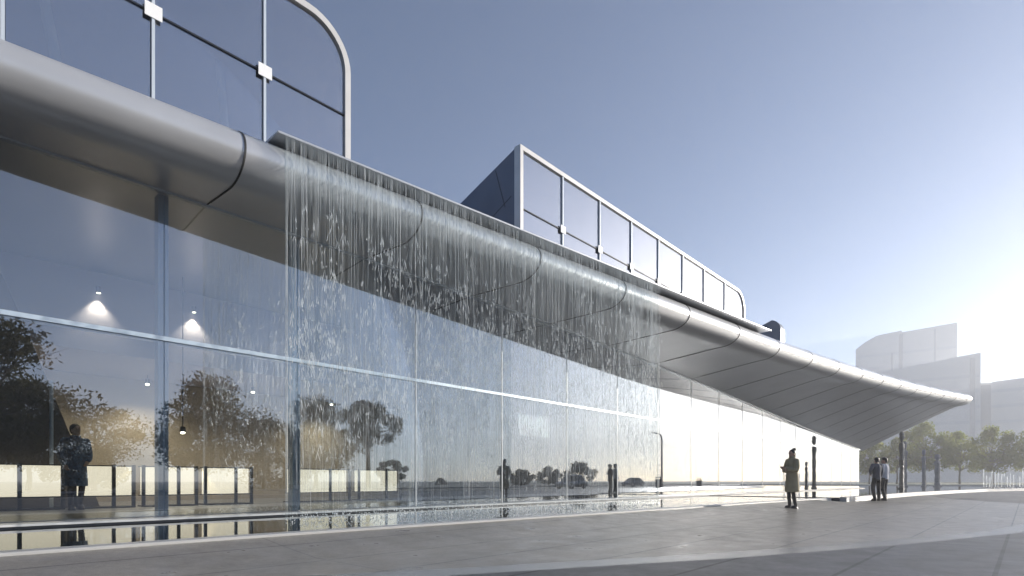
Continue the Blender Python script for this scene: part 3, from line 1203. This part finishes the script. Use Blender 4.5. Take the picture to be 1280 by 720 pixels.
def person(label, loc, face_deg, kind, group=None):
    """local frame: faces +Y, feet at z=0"""
    rz = R(face_deg - 90)
    t = thing("person", label, "person", loc, rz, group)
    b = MB()
    body = {}
    hz = 1.60 if kind != 'woman' else 1.56
    stance = {'woman': .085, 'man_a': .17, 'man_b': .12, 'inside': .10}[kind]
    legs = []
    for q in (-1, 1):
        ank = (q * stance, -.02 + (.05 * q if kind != 'woman' else .03 * q), .085)
        knee = (q * (stance * .75 + .025), .035, .50)
        hip = (q * .09, 0, .90)
        legs.append((hip, knee, ank))
    if kind == 'woman':         # arms folded across the front
        arms = [((-.17, 0, 1.36), (-.25, .06, 1.10), (.02, .22, 1.16)), ((.17, 0, 1.36), (.25, .05, 1.10), (-.03, .24, 1.12))]
    elif kind == 'man_a':       # left hand on the hip with the elbow out, the other arm hanging
        arms = [((-.20, 0, 1.42), (-.44, -.08, 1.20), (-.24, .06, 1.06)), ((.20, 0, 1.42), (.26, -.02, 1.15), (.25, .06, .90))]
    elif kind == 'man_b':
        arms = [((-.20, 0, 1.42), (-.26, -.02, 1.15), (-.22, .10, .92)), ((.20, 0, 1.42), (.26, -.03, 1.15), (.24, .10, .92))]
    else:
        arms = [((-.18, 0, 1.38), (-.26, -.04, 1.10), (-.16, .10, .98)), ((.18, 0, 1.38), (.25, -.02, 1.12), (.22, .10, .90))]
    # body
    for hip, knee, ank in legs:
        limb(b, [hip, knee, ank], [.082, .054, .038])
        b.ellip((ank[0], ank[1] + .06, .04), (.042, .115, .038))
    b.loft([ring_ell((0, 0, z), rx, ry) for z, rx, ry in ((.86, .155, .10), (.98, .16, .105), (1.10, .135, .095), (1.25, .16, .105), (1.38, .175, .095), (1.45, .12, .07))])
    for (sh, elb, wr) in arms:
        limb(b, [sh, elb, wr], [.055, .042, .028])
    neck_r = .048 if kind == 'woman' else .056
    limb(b, [(0, -.005, 1.40), (0, .005, hz - .06)], [neck_r + .01, neck_r])
    yaw = {'woman': R(12), 'man_a': R(-12), 'man_b': R(28), 'inside': R(10)}[kind]
    P = head(b, (0, .015, hz), yaw)
    for i, (sh, elb, wr) in enumerate(arms):
        d = Vector(wr) - Vector(elb)
        hand(b, wr, d, Vector((1 if i == 0 else -1, .2, 0)) if kind != 'woman' else Vector((0, 0, 1)), .95)
    fused(b, "body", M['skin'], t, .009, 3)
    for q in (-1, 1):
        e = MB()
        e.ellip(P(q * .032, .079, .008), (.011, .008, .007), 10, 8)
        e.build("eye", M['hair'], t, smooth=True)
    # hair
    h = MB()
    rot = Matrix.Rotation(yaw, 3, 'Z')

    def hel(p, r, nu=16, nv=12):
        q = MB().ellip((0, 0, 0), r, nu, nv)
        h.add([P(*(Vector(p) + Vector(v))) for v in q.v], q.f)
    hel((0, -.028, .045), (.087, .096, .096))
    hel((0, -.05, .0), (.078, .072, .085))
    if kind == 'woman':
        hel((0, -.10, .125), (.062, .062, .058))
        hel((.0, -.12, .02), (.05, .045, .06))
        h.tube([P(0, -.11, .0), P(.01, -.13, -.07), P(.01, -.12, -.14)], [.04, .032, .012], 8)
    if kind == 'man_b':
        hel((0, -.01, .09), (.088, .095, .07))
        hel((-.04, -.05, .075), (.06, .06, .05))
        hel((.05, -.045, .07), (.055, .06, .05))
    fused(h, "hair", M['hair'], t, .010, 2)
    # clothes
    if kind in ('woman', 'inside'):
        c = MB()
        cm = M['khaki'] if kind == 'woman' else M['bluecoat']
        c.loft([ring_ell((0, -.0, z), rx, ry, 20) for z, rx, ry in ((.48, .205, .175), (.50, .21, .18), (.75, .20, .165), (.95, .185, .15), (1.06, .168, .135), (1.12, .168, .135),
                                                                   (1.25, .20, .145), (1.36, .205, .125), (1.43, .14, .09), (1.47, .085, .075))])
        for (sh, elb, wr) in arms:
            wv = Vector(elb).lerp(Vector(wr), .86)
            limb(c, [sh, elb, wv], [.082, .068, .055])
        c.loft([ring_ell((0, 0, z), rx, ry, 16) for z, rx, ry in ((1.40, .11, .095), (1.46, .095, .088), (1.50, .088, .085))])
        coat = fused(c, "coat", cm, t, .012, 2)
        e = MB()
        e.loft([ring_ell((0, 0, z), .20, .153, 20) for z in (1.065, 1.105)])
        e.build("belt", cm, coat, smooth=True, auto=40)
        e = MB()
        for z in (.62, .78, .94):
            e.ellip((.03, .192, z), (.012, .007, .012), 10, 6)
        e.build("button", M['shoe'], coat)
        lg = MB()
        for hip, knee, ank in legs:
            limb(lg, [hip, knee, (ank[0], ank[1], .07)], [.088, .060, .044])
        fused(lg, "trousers", M['black'], t, .011, 2)
    else:
        c = MB()
        c.loft([ring_ell((0, 0, z), rx, ry, 20) for z, rx, ry in ((.86, .185, .125), (.95, .182, .125), (1.08, .172, .12), (1.22, .195, .13), (1.36, .215, .125), (1.44, .16, .095), (1.49, .078, .07))])
        for (sh, elb, wr) in arms:
            wv = Vector(elb).lerp(Vector(wr), .88)
            limb(c, [sh, elb, wv], [.076, .06, .045])
        fused(c, "shirt", M['navy'] if kind == 'man_a' else M['pale'], t, .012, 2)
        lg = MB()
        lg.loft([ring_ell((0, 0, z), rx, ry, 18) for z, rx, ry in ((.80, .17, .12), (.92, .175, .122), (.955, .17, .12))])
        for hip, knee, ank in legs:
            limb(lg, [hip, knee, (ank[0], ank[1], .06)], [.10, .073, .058])
        fused(lg, "trousers", M['black'], t, .012, 2)
    for hip, knee, ank in legs:
        s = MB()
        s.loft([ring_ell((ank[0], ank[1] + .058, z), rx, ry, 16) for z, rx, ry in ((0, .046, .122), (.03, .049, .125), (.06, .045, .10), (.10, .042, .056))])
        s.build("shoe", M['shoe'], t, smooth=True, auto=50)
    return t


FA = math.degrees(math.atan2(.736, -.677))          # picture left, in world degrees
person("woman in a long khaki trench coat with folded arms and dark hair tied up", (17.2, -5.66, 0), FA + 12, 'woman')
person("man in a dark checked shirt seen from behind with one hand on his hip", (26.2, -6.2, 0), 62, 'man_a')
person("curly haired man in a pale grey shirt, right of the other man", (26.95, -6.35, 0), 78, 'man_b')
person("person in a blue coat standing indoors behind the glass by the cream panels", (2.35, 3.5, .213), -75, 'inside')

# ------------------------------------------------------------------ carved totems
def totem(label, loc, h, wd, seed, m, rz=0):
    rr = random.Random(seed)
    t = thing("totem_statue", label, "statue", loc, rz, "tall carved totem figures at the far pool")
    b = MB()
    b.loft([ring_ell((0, 0, z), r * wd, r * wd * .9, 4) for z, r in ((0, .85), (.25, .8), (.27, .66))])
    b.build("base_block", m, t)
    body = MB()
    rings = []
    n = 46
    for i in range(n + 1):
        u = i / n
        z = .26 + (h * .82 - .26) * u
        prof = float(np.interp(u, [0, .06, .12, .3, .42, .5, .62, .72, .82, .9, .96, 1], [.50, .56, .46, .52, .42, .50, .54, .44, .50, .62, .55, .25]))
        prof *= 1 + .06 * math.sin(i * 1.9 + seed) + rr.uniform(-.04, .04)
        ring = []
        for k in range(16):
            a = 2 * math.pi * k / 16 + u * .2 * math.sin(seed)
            q = 1 + .12 * math.cos(4 * a) + .05 * math.sin(3 * a + i * .4)
            ring.append((prof * wd * q * math.cos(a), prof * wd * .85 * q * math.sin(a), z))
        rings.append(ring)
    body.loft(rings)
    body.build("carved_body", m, t, smooth=True, auto=50)
    hd = MB()
    hh = h * .20
    hd.loft([ring_ell((0, 0, h * .80 + hh * z), rx * wd, ry * wd, 14) for z, rx, ry in ((0, .22, .2), (.18, .24, .22), (.3, .42, .38), (.5, .50, .46), (.7, .44, .42), (.74, .56, .5), (.86, .52, .48), (.88, .36, .34), (1.0, .28, .26))])
    hd.tube([(0, -.42 * wd, h * .80 + hh * .60), (0, -.60 * wd, h * .80 + hh * .44)], [.05 * wd, .10 * wd], 8)
    hd.build("carved_head", m, t, smooth=True, auto=40)
    return t


totem("tallest dark carved totem figure standing in the pool near the glass corner", (54.3, -3.2, 0), 4.75, .36, 1, M['totem'], .3)
totem("slightly shorter totem figure close behind the right side of the tallest one", (72, -1.05, 0), 5.0, .42, 2, M['totem'], 1.1)
totem("small slim carved figure standing in front of the tallest totem", (52.8, -3.43, 0), 2.45, .22, 3, M['totem_d'], .6)
totem("pale thin totem figure second from the right in the far pool", (76.5, -2.2, 0), 4.3, .34, 4, M['totem'], 2)
totem("broad totem figure furthest right in the far pool", (77.5, -3.3, 0), 3.75, .55, 5, M['totem'], .2)

# ------------------------------------------------------------------ fountain jets
for i in range(14):
    rr = random.Random(40 + i)
    x = 68 + rr.uniform(0, 2.5)
    y = -7.6 - i * .21
    h = rr.uniform(1.0, 1.9)
    t = thing("fountain_jet", "thin white vertical fountain jet in the row at the far right end of the pool", "fountain", (x, y, .15), 0, "row of fountain jets")
    b = MB()
    b.tube([(0, 0, 0), (.01, 0, h * .5), (0, .01, h * .85), (.01, 0, h)], [.03, .035, .045, .01], 7)
    for k in range(14):
        z = rr.uniform(h * .3, h)
        b.ellip((rr.gauss(0, .06), rr.gauss(0, .06), z), (.015, .015, .05), 6, 4)
    b.build("water_column", M['jet'], t, smooth=True)
    b = MB()
    b.cyl((0, 0, -.02), .09, .05, 12)
    b.build("nozzle", M['dark'], t)

# ------------------------------------------------------------------ trees
def tree_meshes(seed, h, cw, cb, nleaf, leaf, leafmat, flat=.8, trunk_r=.16, spread=1.0, clumps=34):
    rr = random.Random(seed)
    npr = np.random.RandomState(seed)
    tb = MB()
    top = cb + (h - cb) * .55
    bend = [(rr.uniform(-.12, .12), rr.uniform(-.12, .12)) for _ in range(4)]
    pts = [(0, 0, 0), (bend[0][0], bend[0][1], cb * .5), (bend[1][0], bend[1][1], cb), (bend[2][0] * 2, bend[2][1] * 2, top)]
    tb.tube(pts, [trunk_r * 1.25, trunk_r, trunk_r * .85, trunk_r * .3], 9)
    centres = []
    tries = 0
    while len(centres) < clumps and tries < 3000:
        tries += 1
        u = rr.random()
        a = rr.uniform(0, 2 * math.pi)
        z = cb + (h - cb) * u
        prof = math.sin(math.pi * min(1, (u * .86 + .12))) ** .65
        rad = cw * .5 * prof * math.sqrt(rr.uniform(.1, 1.0)) * rr.uniform(.8, 1.12)
        c = Vector((rad * math.cos(a), rad * math.sin(a), z))
        centres.append((c, rr.uniform(.55, 1.2) * cw * .135))
    for c, r_ in centres:
        if rr.random() < .75:
            s0 = Vector(pts[2]).lerp(Vector(pts[3]), rr.uniform(-.1, .8) if c.z > cb + .3 else 0)
            s0.z = min(s0.z, c.z - .1)
            mid = s0.lerp(c, .5) + Vector((rr.uniform(-.2, .2), rr.uniform(-.2, .2), rr.uniform(-.1, .35)))
            tb.tube([s0, mid, c], [trunk_r * .34, trunk_r * .2, trunk_r * .06], 5)
            for _ in range(2):
                e = c + Vector((rr.gauss(0, r_), rr.gauss(0, r_), rr.gauss(0, r_ * .6)))
                tb.tube([mid, mid.lerp(e, .6), e], [trunk_r * .14, trunk_r * .09, trunk_r * .03], 4)
    V = []
    F = []
    per = nleaf // len(centres)
    for c, r_ in centres:
        d = npr.normal(size=(per, 3))
        d /= np.linalg.norm(d, axis=1)[:, None]
        rad = r_ * npr.uniform(.25, 1.15, per) ** .6
        p = d * rad[:, None] * np.array([1.1, 1.1, flat]) + np.array(c)
        a1 = npr.normal(size=(per, 3))
        a1 /= np.linalg.norm(a1, axis=1)[:, None]
        a2 = np.cross(a1, npr.normal(size=(per, 3)))
        a2 /= np.linalg.norm(a2, axis=1)[:, None]
        s = leaf * npr.uniform(.6, 1.25, per)
        o = len(V)
        q = np.stack([p - a1 * s[:, None], p - a2 * s[:, None] * .45, p + a1 * s[:, None], p + a2 * s[:, None] * .45], 1).reshape(-1, 3)
        V += [tuple(v) for v in q]
        F += [(o + 4 * i, o + 4 * i + 1, o + 4 * i + 2, o + 4 * i + 3) for i in range(per)]
    lb = MB()
    lb.v, lb.f = V, F
    return tb, lb


def make_tree(label, loc, rz, sc_, group, src=None, args=None, leafmat=None, name="tree", cat="tree"):
    if src is None:
        tb, lb = tree_meshes(**args)
        t = thing(name, label, cat, loc, rz, group)
        tb.build("trunk", M['bark'], t, smooth=True)
        lb.build("crown", leafmat, t, fix=False)
    else:
        t = copy_tree(src)
        tag(t, label, cat, group)
        t.location = loc
        t.rotation_euler = (0, 0, rz)
    t.scale = (sc_,) * 3
    return t


g1 = "row of park trees beyond the far pool"
A = dict(seed=3, h=10.5, cw=8.0, cb=3.0, nleaf=8000, leaf=.22, leafmat=None, clumps=60, flat=1.0)
B = dict(seed=8, h=9.6, cw=7.4, cb=2.8, nleaf=7500, leaf=.22, leafmat=None, clumps=54, flat=1.0)
spec = [(119.5, 30.5, .80, "tree just right of the building corner, partly behind the man in the dark shirt"), (128, 28, .90, "tree behind the shoulder of the curly haired man"),
        (126, 21.5, .98, "tall tree just right of the tallest totem"), (129, 17.5, .88, "tree behind the pale thin totem"),
        (133, 13.0, .86, "tree behind the broad totem"), (134, 8.5, .90, "round tree below the gap between the second and third pale towers"),
        (131, 3.6, 1.06, "tallest tree of the row, below the edge of the third pale tower"), (136, -1.2, .98, "tree behind the left fountain jets"),
        (133, -6.0, .94, "tree at the right picture edge in the glare"), (138, -11.5, 1.0, "last tree of the row in the glare of the sun")]
srcs = []
for i, (x, y, s, l) in enumerate(spec):
    if i < 2:
        srcs.append(make_tree(l, (x, y, .12), i * 1.3, s, g1, None, (A, B)[i], M['leaf_r']))
    else:
        make_tree(l, (x, y, .12), i * 1.9, s, g1, srcs[i % 2])

# trees across the road: seen as reflections in the glass
g2 = "trees across the road mirrored in the glass"
C_ = dict(seed=21, h=9.4, cw=9.4, cb=2.4, nleaf=15000, leaf=.16, leafmat=None, clumps=70, trunk_r=.2, flat=1.0)
D_ = dict(seed=33, h=6.6, cw=7.2, cb=2.6, nleaf=4200, leaf=.12, leafmat=None, clumps=40, trunk_r=.16, flat=.75)
E_ = dict(seed=45, h=9.4, cw=6.6, cb=5.2, nleaf=11000, leaf=.15, leafmat=None, clumps=46, trunk_r=.26, flat=.9)
tC = make_tree("broad dense tree mirrored in the glass behind the display panels", (18.6, -44, 0), 0, 1.0, g2, None, C_, M['leaf_m'])
tD = make_tree("small open tree with thin branches mirrored right of the person indoors", (10.0, -42.5, 0), .5, 1.0, g2, None, D_, M['leaf_b'])
tE = make_tree("umbrella shaped dark tree with a bare trunk mirrored behind the waterfall", (36.8, -46, 0), 0, 1.02, g2, None, E_, M['leaf_m'])
make_tree("dark tall tree mirrored at the far left edge of the glass", (3.6, -43, 0), 2.2, 1.22, g2, tC)
make_tree("tree mirrored between the leaning wall and the small open tree", (7.0, -50, 0), 4.2, .9, g2, tC)
make_tree("thin brown tree mirrored left of the waterfall edge", (24.6, -46, 0), 2.0, 1.05, g2, tD)
make_tree("dense tree mirrored behind the left edge of the waterfall", (31.0, -47.5, 0), 3.0, .98, g2, tC)


def shrub(label, loc, h, wd, seed, m):
    a = dict(seed=seed, h=h, cw=wd, cb=h * .12, nleaf=2600, leaf=.22, leafmat=None, clumps=26, trunk_r=.08, flat=.9)
    tb, lb = tree_meshes(**a)
    t = thing("shrub", label, "shrub", loc, 0, "shrubs on the verge mirrored in the glass")
    tb.build("stem", M['bark'], t)
    lb.build("foliage", m, t, fix=False)


shrub("loose low shrub mirrored just right of the woman's reflection", (80, -60.5, 0), 2.6, 5.0, 51, M['leaf_m'])
shrub("rounded shrub mirrored left of the silver car", (84, -57, 0), 3.2, 4.6, 52, M['leaf_m'])
shrub("largest dark shrub mirrored between the silver car and the two men", (87, -52, 0), 3.9, 6.0, 53, M['leaf_m'])
shrub("pair of tiny far shrubs mirrored left of the woman's reflection", (79, -83, 0), 1.1, 3.2, 54, M['leaf_m'])
shrub("shrub mirrored behind the umbrella shaped tree", (44, -52, 0), 3.6, 4.2, 55, M['leaf_m'])
shrub("brown bush mirrored left of the waterfall edge", (28, -52, 0), 3.4, 8.0, 56, M['leaf_b'])
shrub("brown hedge bush mirrored under the small open tree", (10.5, -47, 0), 2.6, 5.0, 57, M['leaf_b'])

# ------------------------------------------------------------------ cars, lamp, bins (seen in the glass)
def car(label, loc, rz, paint, h=1.48):
    t = thing("parked_car", label, "car", loc, rz)
    b = MB()
    prof = [(-2.15, .32, .70), (-2.1, .26, .82), (-1.5, .24, .92), (-.6, .22, .94), (.7, .22, .92), (1.5, .24, .82), (2.0, .26, .70), (2.2, .34, .58)]
    rings = []
    for x, z0, z1 in prof:
        hw = .88 - .10 * (abs(x) / 2.2) ** 3
        rings.append([(x, -hw * .9, z0), (x, -hw, z0 + .14), (x, -hw, (z0 + z1) * .55), (x, -hw * .93, z1 - .03), (x, -hw * .8, z1), (x, hw * .8, z1), (x, hw * .93, z1 - .03), (x, hw, (z0 + z1) * .55), (x, hw, z0 + .14), (x, hw * .9, z0)])
    b.loft(rings)
    body = b.build("body", paint, t, smooth=True, auto=35)
    b = MB()
    cab = [(-1.75, .90, .91, .70), (-1.1, .90, h - .05, .62), (-.2, .90, h - .015, .60), (.35, .90, h - .06, .61), (1.05, .90, .92, .72)]
    b.loft([[(x, -.76, z0), (x, -wq, z1), (x, wq, z1), (x, .76, z0)] for x, z0, z1, wq in cab])
    b.build("window_glass", M['carglass'], t, smooth=True, auto=30)
    b = MB()
    b.loft([[(x, -.56, z), (x, -.5, z + .035), (x, .5, z + .035), (x, .56, z)] for x, z in ((-1.12, h - .06), (-.2, h - .02), (.36, h - .065))])
    b.build("roof", paint, t, smooth=True, auto=40)
    for x in (-1.35, 1.35):
        for s in (-1, 1):
            b = MB()
            b.loft([[(x + r * math.cos(2 * math.pi * i / 20), s * y, .33 + r * math.sin(2 * math.pi * i / 20)) for i in range(20)] for y, r in ((.66, .30), (.68, .33), (.84, .33), (.88, .30))])
            wl = b.build("wheel", M['tyre'], t, smooth=True, auto=40)
            b = MB()
            b.loft([[(x + r * math.cos(2 * math.pi * i / 16), s * y, .33 + r * math.sin(2 * math.pi * i / 16)) for i in range(16)] for y, r in ((.86, .21), (.885, .20), (.89, .06))])
            b.build("rim", M['chrome'], wl)
    for s in (-1, 1):
        b = MB()
        b.ellip((2.1, s * .58, .62), (.10, .16, .07))
        b.build("headlight", M['headl'], t, smooth=True)
        b = MB()
        b.ellip((-2.1, s * .62, .74), (.06, .14, .07))
        b.build("taillight", M['taill'], t, smooth=True)
        b = MB()
        b.ellip((.72, s * .92, .98), (.07, .09, .06))
        b.build("mirror", paint, t, smooth=True)
    return t


car("silver hatchback on the road mirrored left of the two men", (50.1, -26.5, -.1), R(176), M['car_s'], 1.55)
car("dark blue car on the road mirrored right of the two men", (79.4, -36, -.1), R(184), M['car_b'], 1.42)

t = thing("street_lamp", "slim dark street lamp with one curved arm mirrored in the glass", "street lamp", (64.6, -23.2, 0), R(0))
b = MB()
P_ = [(0, 0, 0), (0, 0, 3), (0, 0, 5.9)] + [(-.75 + .75 * math.cos(R(a)), 0, 5.9 + .75 * math.sin(R(a))) for a in range(15, 91, 15)] + [(-2.0, 0, 6.72)]
b.tube(P_, [.13, .115, .10] + [.09] * 6 + [.07], 10)
b.build("pole", M['steel'], t, smooth=True)
b = MB()
b.loft([ring_ell((x, 0, 6.72), 0, 0, 4) for x in ()] or [[(x, -q, 6.68), (x, q, 6.68), (x, q * .7, 6.76), (x, -q * .7, 6.76)] for x, q in ((-1.9, .06), (-2.2, .13), (-2.6, .11), (-2.7, .04))])
b.build("lamp_head", M['steel'], t)
b = MB()
b.cyl((0, 0, 0), .17, .35, 12, .13)
b.build("base_sleeve", M['steel'], t)
for loc, l in (((64.2, -23.4, 0), "dark litter bin mirrored at the foot of the street lamp"), ((94, -31.5, -.1), "dark litter bin mirrored right of the street lamp, by itself")):
    t = thing("litter_bin", l, "litter bin", loc, 0, "litter bins mirrored in the glass")
    b = MB()
    b.loft([ring_ell((0, 0, z), r, r, 18) for z, r in ((0, .36), (.05, .42), (.95, .48), (1.0, .46))])
    b.build("bin_body", M['dark'], t, smooth=True, auto=40)
    b = MB()
    b.loft([ring_ell((0, 0, z), r, r, 18) for z, r in ((1.14, .5), (1.2, .5), (1.30, .34), (1.33, .1))])
    b.build("lid", M['dark'], t, smooth=True, auto=40)
    for q in range(3):
        b = MB()
        a = q * 2.09
        b.tube([(.43 * math.cos(a), .43 * math.sin(a), .98), (.43 * math.cos(a), .43 * math.sin(a), 1.16)], .03, 6)
        b.build("lid_post", M['dark'], t)

# ------------------------------------------------------------------ far towers
FW, RT = Vector((.736, .677, 0)), Vector((.677, -.736, 0))
ANG = math.atan2(RT.y, RT.x)


def tower(label, c, prof, depth, strips, floors=0, slant=0.0):
    """prof: (u, z) outline seen from the plaza side, extruded away from it"""
    t = thing("office_tower", label, "tower", (c[0], c[1], -.1), ANG + slant, "pale towers in the haze")
    b = MB()
    ks = math.cos(slant)
    prof = [(p[0] * ks, p[1]) for p in prof]
    strips = [(q[0] * ks, q[1] * ks, q[2], q[3]) for q in strips]
    b.prism_y(prof, 0, depth)
    b.build("wall", M['tower'], t)
    for (u, wd, z0, z1) in strips:
        b = MB()
        b.box(u - wd / 2, u + wd / 2, -.25, .3, z0, z1)
        b.build("window_and_shade_strip", M['strip'], t)
    z = 6
    top = min(p[1] for p in prof if p[1] > 1)
    us = [p[0] for p in prof]
    while floors and z < top - 3:
        b = MB()
        b.box(min(us) + .3, max(us) - .3, -.06, .1, z, z + 1.5)
        b.build("window_band", M['tower_band'], t)
        z += floors
    return t


M['tower_band'] = mat("tower_band", (.58, .61, .65), .35)
p1 = Vector((0, -10.6, 0)) + (FW + RT * .70) * 300
tower("tallest pale tower in the haze, with a chamfered left shoulder above the canopy tip", p1, [(-26.6, 0), (27, 0), (27, 82.2), (-.9, 80.6), (-1.0, 81.6), (-14.6, 80.5), (-21.4, 77.5), (-26.6, 74)], 30,
      [(-1.6, 1.8, 4, 79.6), (-6.4, .7, 4, 70), (16, .7, 4, 80)], 7, R(-34))
p2 = Vector((0, -10.6, 0)) + (FW + RT * .74) * 265
tower("wide lower pale slab tower standing in front of the tallest one", p2, [(-26.5, 0), (24.2, 0), (24.2, 59), (13, 58), (-26.5, 53.5)], 20, [(20.6, 2.2, 4, 57)], 7, R(-35))
p3 = Vector((0, -10.6, 0)) + (FW + RT * .90) * 250
tower("pale tower at the right picture edge behind the trees", p3, [(-17, 0), (40, 0), (40, 48.5), (-10.5, 46), (-11, 45.6), (-17, 46)], 30, [(-14, 5.5, 3, 44.8)], 7, R(-41))  # wide dark strip stands in for the tower's shaded left side face
# ------------------------------------------------------------------ haze
hz = MB()
hz.box(-820, 1020, -820, 820, -1.2, 84)
hm = bpy.data.materials.new("haze_air")
hm.use_nodes = True
ht = hm.node_tree
ht.nodes.clear()
ho = ht.nodes.new("ShaderNodeOutputMaterial")
pv = ht.nodes.new("ShaderNodeVolumePrincipled")
pv.inputs["Color"].default_value = (.93, .95, 1.0, 1)
pv.inputs["Density"].default_value = .0014
pv.inputs["Anisotropy"].default_value = .3
ht.links.new(pv.outputs[0], ho.inputs["Volume"])
ho_ = hz.build("haze", hm)
ho_['kind'] = 'stuff'
